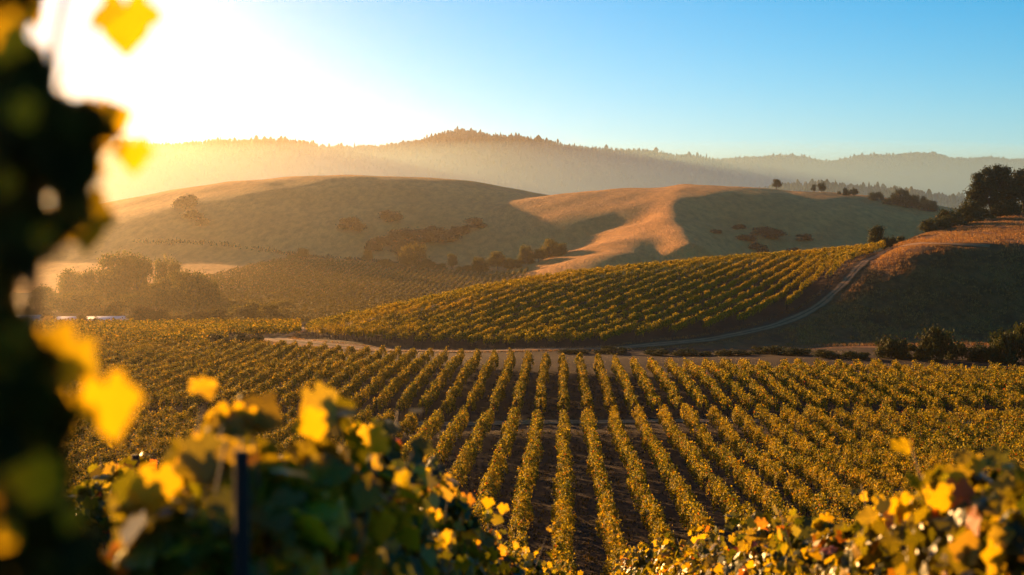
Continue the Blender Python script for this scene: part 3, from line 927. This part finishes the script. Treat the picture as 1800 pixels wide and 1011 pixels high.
# trees along the foot of the golden hills
G = 'trees along the foot of the golden hills'
for i, (px, d, w, h, lab) in enumerate([
    (532, 800, 11, 6.5, 'low tree standing on the dark hedge line under the left slope'),
    (515, 800, 8, 4, 'small tree at the start of the hedge line under the slope'),
    (648, 790, 6.5, 7.0, 'lone small oval tree on the pale spur foot'),
    (675, 760, 8, 4.5, 'small tree just left of the largest hill foot tree'),
    (690, 758, 6, 4, 'tiny tree touching the largest hill foot tree'),
    (728, 755, 15, 14, 'largest rounded tree at the foot of the golden hills'),
    (712, 758, 9, 8, 'lower tree leaning on the largest hill foot tree'),
    (752, 752, 9, 6, 'low tree on the far side of the largest hill foot tree'),
    (775, 750, 6, 3.6, 'tiny low tree between the largest and the next upright tree'),
    (795, 748, 8, 8.5, 'upright tree midway along the hill foot line'),
    (815, 745, 8, 3.5, 'small low tree past the upright one'),
    (845, 740, 11, 8, 'rounded tree before the tall domed pair'),
    (875, 735, 12, 10.5, 'domed tree, the nearer of the tall pair at the hill foot'),
    (902, 735, 10, 7, 'low tree between the domed tree and the pale twiggy one'),
    (927, 740, 10, 11, 'pale twiggy tree standing above the hill foot line'),
    (947, 735, 9, 7, 'dark low tree right by the twiggy one'),
    (966, 745, 12, 12, 'faded broad tree last along the hill foot line'),
    (985, 735, 9, 7, 'low dark tree where the hill foot line meets the vine hill')]):
    plant('wide' if i % 3 else 'oak', px, d, w, h, lab, 'valley_tree', 'tree', G, M_tree, i, .4)
# scrub on the golden hills
G = 'scrub in the gullies of the golden hills'
sc_ = [(325, 925, 17, 10, 'dark scrub clump with lit edge high on the left slope'), (340, 898, 14, 8, 'scrub clump just below the lit-edged one'), (356, 880, 9, 6, 'small scrub lowest of the left slope clumps'), (615, 872, 16, 8, 'rounded scrub clump by the gully under the highest summit'), (634, 868, 10, 6, 'small scrub touching the rounded gully clump'), (664, 840, 13, 7, 'scrub clump low in the main gully'), (655, 822, 12, 7, 'wide scrub lowest in the main gully'), (684, 838, 9, 5, 'small scrub at the gully floor'), (690, 892, 16, 8, 'upper scrub clump of the dark hollow'), (708, 850, 20, 10, 'broad scrub in the middle of the dark hollow'), (722, 826, 17, 8, 'scrub beneath the broad one in the hollow'), (745, 842, 18, 9, 'scrub mass toward the far side of the hollow'), (768, 858, 14, 7, 'upper small scrub past the hollow middle'), (785, 840, 20, 9, 'largest scrub clump at the far side of the hollow'), (806, 860, 14, 7, 'scrub next to the largest one in the hollow'), (836, 870, 15, 7, 'last scrub clump under the shadow edge of the saddle'), (702, 810, 12, 6, 'low scrub at the mouth of the dark hollow'), (1300, 804, 9, 4, 'first scrub in the right hand shaded slope'), (1312, 770, 12, 5, 'wide scrub on the right hand shaded slope'), (1340, 792, 13, 5, 'large scrub patch below the skyline oak'), (1362, 784, 15, 6, 'large scrub patch beside the one below the skyline oak'), (1332, 756, 11, 5, 'lower scrub patch of the right hand shaded slope'), (1342, 746, 9, 4, 'lowest scrub patch above the vine tops'), (1413, 778, 11, 4, 'scrub under the skyline oak pair'), (1392, 745, 9, 4, 'dark scrub near the vine tops under the oak pair'), (1258, 774, 7, 3, 'little scrub at the edge of the lit spur')]
for i, (px, d, w, h, lab) in enumerate(sc_):
    plant('bush', px, d, w, h, lab, 'scrub_bush', 'bush', G, M_scrub, i, .3)
print('trees', time.time() - T0)

# hedge line across the pale slope and the forest on the ridges
def scatter_forest(name, label, fn, n, hmin, hmax, seed, mat, cards=1, conif=.5):
    rng = np.random.RandomState(seed)
    px, d = fn(rng, n)
    X, Y = (px - 900) / F * d, d
    Z = ground(X, Y)
    h = rng.uniform(hmin, hmax, n) * (1 + .6 * (rng.uniform(size=n) > .93))
    w = h * rng.uniform(.35, .7, n)
    # every tree: a ragged eight-sided crown, some pointed, some round
    K = 7
    an = np.linspace(0, 6.283, K, endpoint=False)
    con = rng.uniform(size=n) < conif
    lv = [0.08, .35, .7, 1.0]
    rc = np.array([[.42, .36, .18, .02]]); rr2 = np.array([[.30, .52, .42, .14]])
    R = np.where(con[:, None], rc, rr2) * w[:, None]
    jit = rng.uniform(.6, 1.35, (n, 4, K))
    vx = X[:, None, None] + R[:, :, None] * np.cos(an) * jit
    vy = Y[:, None, None] + R[:, :, None] * np.sin(an) * jit
    vz = Z[:, None, None] + h[:, None, None] * (np.array(lv)[None, :, None] + rng.uniform(-.07, .07, (n, 4, K))) - 1
    Vv = np.stack([vx, vy, vz], -1).reshape(-1, 3)
    q = []
    for l in range(3):
        for k in range(K):
            q.append([l * K + k, l * K + (k + 1) % K, (l + 1) * K + (k + 1) % K, (l + 1) * K + k])
    q = np.array(q)
    Qv = (np.arange(n)[:, None, None] * (4 * K) + q[None]).reshape(-1, 4)
    return tag(link(name, mesh_np(name, Vv, Qv), mat), label, 'forest', None, 'stuff')
def crest_fn(idx, px0, px1, spread, back=40):
    pts = RIDGES[idx][0]
    ppx = np.array([p[0] for p in pts], float); pd = np.array([p[2] for p in pts], float)
    def f(rng, n):
        px = rng.uniform(px0, px1, n)
        d = np.interp(px, ppx, pd) + back - np.abs(rng.normal(0, 1, n)) * spread
        return px, d
    return f
scatter_forest('ridge_forest', 'ragged conifer forest along the hazy ridge top', crest_fn(10, -200, 1480, 260), 9000, 5, 11, 61, M_forest, conif=.45)
scatter_forest('knoll_woods', 'hazy woods on the low knoll behind the hill oaks', crest_fn(9, 1250, 1900, 120, 30), 1800, 5, 12, 62, M_forest, conif=.1)
scatter_forest('distant_woods', 'fine fringe of woods along the farthest blue ridge', crest_fn(11, 1100, 2000, 150, 60), 5000, 4, 9, 65, M_forest, conif=.1)
def hedge_fn(rng, n):
    px = rng.uniform(235, 700, n)
    d = np.interp(px, [235, 400, 500, 600, 700], [850, 835, 815, 800, 775]) + rng.normal(0, 2.5, n)
    return px, d
tag(scatter_forest('field_hedge', 'thin dark hedge line across the pale slope above the faint vineyard', hedge_fn, 520, 1.0, 2.4, 63, M_scrub, conif=0), 'thin dark hedge line across the pale slope above the faint vineyard', 'hedge', None, 'stuff')

# ------------------------------------------------------------------ low white farm buildings
def farm_shed(px, d, L, Wd, hw, label, rz):
    x, y, z = at(px, d)
    t = thing('farm_shed', label, 'shed', (x, y, z), 'white roofed sheds in the valley', rz)
    link('wall', box_mesh('wall', -L/2, L/2, -Wd/2, Wd/2, -1, hw), M_wallw, t)
    rise = Wd * .16
    e = .4
    v = [(-L/2-e, -Wd/2-e, hw-.05), (L/2+e, -Wd/2-e, hw-.05), (L/2+e, 0, hw+rise), (-L/2-e, 0, hw+rise), (-L/2-e, Wd/2+e, hw-.05), (L/2+e, Wd/2+e, hw-.05),
         (-L/2-e, -Wd/2-e, hw+.1), (L/2+e, -Wd/2-e, hw+.1), (L/2+e, 0, hw+rise+.15), (-L/2-e, 0, hw+rise+.15), (-L/2-e, Wd/2+e, hw+.1), (L/2+e, Wd/2+e, hw+.1)]
    q = [[0, 3, 2, 1], [3, 4, 5, 2], [6, 7, 8, 9], [9, 8, 11, 10], [0, 1, 7, 6], [4, 10, 11, 5], [0, 6, 9, 3], [3, 9, 10, 4], [1, 2, 8, 7], [2, 5, 11, 8]]
    link('roof', mesh_np('roof', v, q), M_white, t)
    for i in range(3):
        xx = -L/2 + L * (i + .5) / 3
        link('door', box_mesh('door', xx - 1.1, xx + 1.1, -Wd/2 - .06, -Wd/2 - .003, 0, hw * .75), M_dark, t)
farm_shed(196, 442, 14, 8, 2.1, 'long low white roofed shed below the dome shaped tree', .1)
farm_shed(128, 446, 9, 7, 2.0, 'shorter white roofed shed behind the small conical tree', -.15)
farm_shed(50, 448, 7, 6, 2.5, 'tiny white shed nearest the dark foreground leaves', .1)

# ------------------------------------------------------------------ dry grass on the near hill crest
def grass(name, label, X, Y, hgt, per, rng, mat, wid=.05):
    n = len(X) * per
    x = np.repeat(X, per) + rng.normal(0, .14, n); y = np.repeat(Y, per) + rng.normal(0, .14, n)
    z = np.repeat(ground(X, Y), per)
    h = hgt * rng.uniform(.5, 1.3, n)
    lx, ly = rng.normal(0, .35, n) * h, rng.normal(0, .35, n) * h
    a = rng.uniform(0, 6.283, n); wx, wy = np.cos(a) * wid, np.sin(a) * wid
    Vv = np.stack([np.stack([x - wx, y - wy, z - .05], 1), np.stack([x + wx, y + wy, z - .05], 1), np.stack([x + lx, y + ly, z + h], 1)], 1).reshape(-1, 3)
    me = mesh_np(name, Vv, None, np.arange(n * 3).reshape(-1, 3))
    return tag(link(name, me, mat), label, 'grass', None, 'stuff')
rg = np.random.RandomState(9)
n = 26000
px = rg.uniform(1380, 1900, n); d = rg.uniform(238, 400, n)
X = (px - 900) / F * d
k = (track_dist(X, d) > 2.9) & ((d < np.interp(X, TRW[40:, 0], TRW[40:, 1])) | (px > 1570)) & (noise2(X, d, 9, 31) > -.25 + .2 * rg.normal(size=n))
grass('dry_grass', 'dry orange grass tufts over the grass hill', X[k], d[k], .42, 6, rg, M_grassblade, .05)
n = 5000
tq = TRW[rg.randint(0, len(TRW), n)]
sd_ = rg.choice([-1, 1], n) * rg.uniform(2.9, 4.6, n)
aa = rg.uniform(0, 6.283, n)
X = tq[:, 0] + np.cos(aa) * np.abs(sd_); Y = tq[:, 1] + np.sin(aa) * np.abs(sd_)
k = track_dist(X, Y) > 2.9
grass('track_verge_grass', 'dry grass tufts along both verges of the dirt track', X[k], Y[k], .3, 5, rg, M_grassblade, .04)
n = 9000
kk = rg.randint(-14, 16, n); Y = 55 + 140 * rg.uniform(0, 1, n) ** 1.2
X = .12 + SP * kk + ROWT * Y + SP * .5 + rg.normal(0, .38, n)
M_weed = leaf_mat('aisle_weed', [(0, (.015, .022, .006)), (.7, (.03, .028, .008)), (1, (.10, .05, .018))], trans=.3, tint_amt=.2)
grass('aisle_weeds', 'low weeds and dry stubble on the ground between the vine rows', X, Y, .14, 5, rg, M_weed, .05)

# ------------------------------------------------------------------ foreground vines, one by one
def near_vine(name, label, x, y, top, w, n, size, seed, group, lean=0, low=.35, h_extra=None, length=1.9, mat=None, shoots=13):
    rng = np.random.RandomState(seed)
    z0 = gz(x, y)
    H = top - z0
    t = thing(name, label, 'grape vine', (x, y, z0), group)
    s = rng.uniform(-.5, .5, n) * length
    ph = rng.uniform(-.5, math.pi + .5, n)
    rho = rng.uniform(.35, 1.0, n) ** .6
    nb = 7
    hb = rng.uniform(.82, 1.0, nb); wb = rng.uniform(.7, 1.2, nb)
    us = np.linspace(-length / 2, length / 2, nb)
    hh = H * np.interp(s, us, hb)
    mid = (hh + low) / 2; hr = (hh - low) / 2
    lat = np.cos(ph) * rho * w * .5 * np.interp(s, us, wb)
    zz = mid + np.sin(ph) * rho * hr
    c = np.stack([lat + lean * zz, s, zz], 1)
    # clump leaves
    cl = np.stack([rng.uniform(-.5, .5, 40) * w, rng.uniform(-.5, .5, 40) * length, rng.uniform(low, H, 40)], 1)
    dd = np.linalg.norm(c[:, None] - cl[None], axis=2); near_i = dd.argmin(1)
    c = c + (cl[near_i] - c) * .28 * (dd.min(1) < .45)[:, None]
    nrm = np.stack([np.cos(ph), rng.normal(0, .7, n), np.sin(ph) * .6], 1) + rng.normal(0, .55, (n, 3))
    # upright shoots carrying leaves
    for i in range(shoots):
        b = np.array([rng.uniform(-.25, .25) * w, rng.uniform(-.45, .45) * length, H * .55])
        e = b + np.array([rng.normal(0, .18), rng.normal(0, .22), H * .45 * rng.uniform(.55, .98)])
        m_ = (b + e) / 2 + rng.normal(0, .05, 3)
        cn = link('cane', tubes_mesh('vine_cane', [tube([b, m_, e], .006, .003, 4)]), M_cane, t)
        C2 = np.array([b + (e - b) * u + rng.normal(0, .05, 3) for u in np.linspace(.35, 1, 9)])
        vl, fl = grape_leaves(C2, rng.normal(0, 1, (9, 3)), size * .78, rng)
        link('shoot_leaves', mesh_np('shoot_leaves', vl, None, fl), M_young, cn)
    v, f = grape_leaves(c, nrm, size, rng)
    link('foliage', mesh_np('vine_foliage', v, None, f), mat or M_vine_near, t)
    link('trunk', tubes_mesh('vine_trunk', [tube([(0, 0, -.2), (.05, .03, .3), (-.03, 0, .7), (.03, .02, 1.0)], .05, .035, 8, .15, rng),
                              tube([(.03, .02, .95), (.02, -.5, 1.02), (0, -length * .48, 1.0)], .02, .012, 6), tube([(.03, .02, .95), (.02, .5, 1.02), (0, length * .48, 1.0)], .02, .012, 6)]), M_bark, t)

    return t
def near_post(label, x, y, top, r=.032):
    z0 = gz(x, y)
    h = top - z0
    t = link('trellis_post', tubes_mesh('trellis_post', [tube([(0, 0, -.3), (.004, 0, h * .5), (0, .004, h)], r, r * .95, 10)]), M_post, loc=(x, y, z0))
    return tag(t, label, 'post', 'posts of the foreground trellises')

M_young = leaf_mat('young_leaf', [(0, (.05, .075, .008)), (.5, (.14, .14, .009)), (.8, (.36, .26, .012)), (.95, (.45, .30, .012)), (1, (.45, .13, .012))], patch=2, trans=.5, tint=(.5, .33, .012), tint_amt=.4, rough=.38, spec=.45, tsc=1.7)
GA = 'blurred vines of the foreground row by the post'
rowA = [(3.95, 430, 672, .85, 900, .12), (5.4, 560, 742, .9, 900, .12), (6.8, 645, 722, .8, 800, .12), (9.0, 735, 822, .9, 1000, .12), (11.5, 795, 870, .9, 1000, .12), (14.5, 850, 925, .95, 1100, .12), (18.5, 900, 960, .95, 1100, .12), (23, 945, 990, 1.0, 1100, .13)]
la = ['blurred vine with bright leaves wrapped round the dark post', 'shadowy blurred vine just behind the post vine', 'blurred vine tipped with glowing yellow shoots and white glints', 'yellow leaved vine fourth along from the dark post', 'yellow topped vine stepping down the slope, fifth from the post', 'slightly blurred vine sixth from the post', 'vine near the foot of the slope, seventh from the post', 'last vine of the foreground post row, by the sharp rows']
for i, ((d, px, ty, w, n, size), lab) in enumerate(zip(rowA, la)):
    near_vine('grape_vine', lab, (px - 900) / F * d, d, -(ty + 16 - HY) / F * d, w, int(n * 1.5), size, 800 + i, GA, length=1.2 if i < 2 else 2.0)
near_post('dark wooden post rising from the blurred vine', (424 - 900) / F * 3.3, 3.3, -(792 - HY) / F * 3.3, .019)
GB = 'vines of the foreground row at the frame corner'
rowB = [(5.9, 1808, 762, .95, 1100, .12), (7.6, 1675, 850, 1.0, 1200, .12), (9.4, 1560, 872, 1.0, 1200, .12), (11.4, 1462, 885, 1.0, 1200, .12), (13.6, 1385, 903, 1.0, 1200, .12), (16.2, 1315, 915, 1.0, 1100, .12), (19.5, 1245, 930, 1.05, 1100, .12), (23.5, 1190, 940, 1.05, 1100, .13), (28, 1150, 948, 1.1, 1100, .14), (33, 1125, 952, 1.1, 1100, .15), (39, 1108, 945, 1.1, 1100, .15)]
lb = ['nearest blurred vine at the frame edge with white glinting leaves', 'blurred vine one in from the frame edge', 'blurred green and gold vine third in from the frame edge', 'yellow green vine fourth in from the frame edge', 'leafy vine fifth in from the frame edge', 'bright vine sixth in from the frame edge', 'seventh vine in from the frame edge, nearly sharp', 'eighth vine in from the frame edge', 'ninth vine in from the frame edge', 'tenth vine in from the frame edge', 'farthest vine of the corner row where it meets the sharp rows']
for i, ((d, px, ty, w, n, size), lab) in enumerate(zip(rowB, lb)):
    near_vine('grape_vine', lab, (px + 12 - 900) / F * d, d, -(ty + 26 - HY) / F * d, w * .9, n, size, 850 + i, GB, length=2.2 if i < 4 else 3.0 if i < 7 else 4.0, shoots=8)
GC = 'small blurred vines around the thin post'
for i, (d, px, ty, w, n, lab) in enumerate([(12.2, 215, 790, 1.0, 1300, 'blurred low vine left of the thin dark post'), (14.0, 262, 800, 1.0, 1300, 'blurred low vine right of the thin dark post'), (16.5, 318, 850, 1.0, 1200, 'blurred vine sloping down behind the big yellow leaf')]):
    near_vine('grape_vine', lab, (px - 900) / F * d, d, -(ty - HY) / F * d, w, n, .12, 880 + i, GC)
near_post('thin dark post between the small blurred vines', (238 - 900) / F * 12.6, 12.6, -(800 - HY) / F * 12.6, .035)

# the vine the camera looks past: leaves a metre and a half away
def close_vine():
    rng = np.random.RandomState(42)
    d0 = 1.55
    x0, y0 = (40 - 900) / F * d0 - .12, d0
    z0 = gz(x0, y0)
    t = thing('grape_vine', 'dark heavily blurred vine filling the near side of the view, yellow leaves at its edge', 'grape vine', (x0, y0, z0), 'dark vine at the frame edge')
    base = np.array([x0, y0, z0])
    # x of the right-hand edge of the leaf mass for each photograph row
    ey = np.array([-150, 0, 60, 90, 130, 180, 230, 290, 340, 390, 440, 480, 560, 600, 650, 720, 800, 880, 950, 1011, 1150], float)
    ex = np.array([70, 62, 55, 135, 140, 175, 205, 165, 175, 155, 80, 30, 25, 70, 110, 135, 120, 130, 160, 210, 260], float)
    cs, ns, sz = [], [], []
    while len(cs) < 950:
        yy = rng.uniform(-160, 1150); lim = np.interp(yy, ey, ex)
        xx = rng.uniform(-70, 240)
        if xx > lim - 20: continue
        if 20 < xx < 160 and 0 < yy < 75: continue
        if (xx - 112) ** 2 + ((yy - 112) * .8) ** 2 < 62 ** 2: continue
        if (xx - 88) ** 2 + (yy - 338) ** 2 < 40 ** 2: continue
        d = rng.uniform(1.35, 1.85)
        cs.append(P(xx, yy, d)); ns.append(np.array([rng.normal(0, .5), -1, rng.normal(.1, .5)])); sz.append(rng.uniform(.035, .055))
    c = np.array(cs) - base
    v, f = grape_leaves(c, np.array(ns), 1.0, rng)
    # sizes per leaf
    v = v.reshape(-1, 21, 3); cc = c[:, None]
    v = cc + (v - cc) * np.array(sz)[:, None, None]
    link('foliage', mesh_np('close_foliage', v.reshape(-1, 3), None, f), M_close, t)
    # the yellow leaves that catch the sun at the edge
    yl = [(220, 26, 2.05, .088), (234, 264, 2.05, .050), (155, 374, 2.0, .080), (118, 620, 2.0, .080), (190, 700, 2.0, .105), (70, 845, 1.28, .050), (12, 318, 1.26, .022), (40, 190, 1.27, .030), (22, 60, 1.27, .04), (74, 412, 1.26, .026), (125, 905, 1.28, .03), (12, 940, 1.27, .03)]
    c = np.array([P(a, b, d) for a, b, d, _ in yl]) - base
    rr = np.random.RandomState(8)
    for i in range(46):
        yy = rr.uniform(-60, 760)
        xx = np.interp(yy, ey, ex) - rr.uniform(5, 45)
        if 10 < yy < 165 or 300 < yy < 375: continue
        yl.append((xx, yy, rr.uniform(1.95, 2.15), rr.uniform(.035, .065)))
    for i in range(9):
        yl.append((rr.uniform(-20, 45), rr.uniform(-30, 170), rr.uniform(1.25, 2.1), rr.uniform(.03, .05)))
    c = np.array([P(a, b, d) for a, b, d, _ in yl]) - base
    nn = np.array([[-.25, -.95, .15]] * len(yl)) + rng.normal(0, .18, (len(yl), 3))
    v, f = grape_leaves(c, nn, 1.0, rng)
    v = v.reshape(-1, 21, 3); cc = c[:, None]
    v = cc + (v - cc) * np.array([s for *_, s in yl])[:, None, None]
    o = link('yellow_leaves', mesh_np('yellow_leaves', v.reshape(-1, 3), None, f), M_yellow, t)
    o['label'] = 'glowing yellow leaves at the edge of the dark vine'
    pts = [P(60, 1300, 1.6), P(30, 900, 1.6), P(60, 500, 1.62), P(80, 250, 1.6), P(100, 60, 1.55), P(140, -120, 1.55)]
    link('cane', tubes_mesh('close_cane', [tube(np.array(pts) - base, .009, .004, 7), tube(np.array([P(110, 150, 1.55), P(140, 80, 1.53), P(170, 40, 1.52), P(215, 5, 1.5)]) - base, .003, .002, 5)]), M_cane, t)
    zt = z0 + .9
    link('trunk', tubes_mesh('close_trunk', [tube(np.array([(x0 - .1, y0, z0 - .1), (x0 - .06, y0, z0 + .5), (pts[0][0], pts[0][1], pts[0][2])]) - base, .03, .012, 8)]), M_bark, t)
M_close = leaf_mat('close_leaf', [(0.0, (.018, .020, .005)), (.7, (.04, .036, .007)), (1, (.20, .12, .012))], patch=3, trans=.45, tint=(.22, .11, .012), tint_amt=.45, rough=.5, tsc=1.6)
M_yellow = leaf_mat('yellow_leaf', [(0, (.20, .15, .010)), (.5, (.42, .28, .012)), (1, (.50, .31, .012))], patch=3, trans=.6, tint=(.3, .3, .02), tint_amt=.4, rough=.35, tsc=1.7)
close_vine()
print('foreground', time.time() - T0)

# ------------------------------------------------------------------ haze: one closed box of even air round everything
zlo = float(GZ.min()) - 1; zhi = float(GZ.max()) + 30
hb = box_mesh('haze', -9100, 9100, -9100, 9100, zlo, zhi)
m = bpy.data.materials.new('haze'); m.use_nodes = True
n = m.node_tree; n.nodes.clear()
o_ = n.nodes.new('ShaderNodeOutputMaterial')
pv = n.nodes.new('ShaderNodeVolumePrincipled')
pv.inputs['Color'].default_value = (1.0, .88, .69, 1)
pv.inputs['Density'].default_value = HAZE_DENSITY
pv.inputs['Anisotropy'].default_value = HAZE_ANISO
n.links.new(pv.outputs[0], o_.inputs['Volume'])
hz = link('haze', hb, m)
# low mist lying in the valley behind the golden hills, thinning towards its rounded edges
def mist():
    nx, ny = 40, 16
    vs = []
    for j in range(ny + 1):
        for i in range(nx + 1):
            u, v = i / nx * 2 - 1, j / ny * 2 - 1
            e = max(0.0, 1 - u ** 4) * ((v + 1) / 2) ** 1.1
            vs.append((100 + u * 2300, 2250 + v * 850 - .06 * (u * 2300), -44 + MIST_TOP * e))
    nT = len(vs)
    vs += [(x, y, -46.0) for x, y, _ in vs]
    q = []
    for j in range(ny):
        for i in range(nx):
            a = j * (nx + 1) + i
            q.append([a, a + 1, a + nx + 2, a + nx + 1]); q.append([nT + a, nT + a + nx + 1, nT + a + nx + 2, nT + a + 1])
    ring = [i for i in range(nx + 1)] + [j * (nx + 1) + nx for j in range(1, ny + 1)] + [ny * (nx + 1) + i for i in range(nx - 1, -1, -1)] + [j * (nx + 1) for j in range(ny - 1, 0, -1)]
    for a, b in zip(ring, ring[1:] + ring[:1]): q.append([a, nT + a, nT + b, b])
    return mesh_np('mist_bank', vs, q)
m2 = bpy.data.materials.new('mist'); m2.use_nodes = True
n2 = m2.node_tree; n2.nodes.clear()
o2 = n2.nodes.new('ShaderNodeOutputMaterial')
pv2 = n2.nodes.new('ShaderNodeVolumePrincipled')
pv2.inputs['Color'].default_value = (.38, .74, 1.0, 1)
pv2.inputs['Density'].default_value = MIST_DENSITY
pv2.inputs['Anisotropy'].default_value = 0.25
n2.links.new(pv2.outputs[0], o2.inputs['Volume'])
tag(link('mist_bank', mist(), m2), 'pale morning mist lying low between the golden hills and the forested ridge', 'mist', None, 'stuff')
tag(hz, 'warm thin haze filling the whole valley air', 'haze', None, 'stuff')
print('done', time.time() - T0, 'zrange', zlo, zhi)
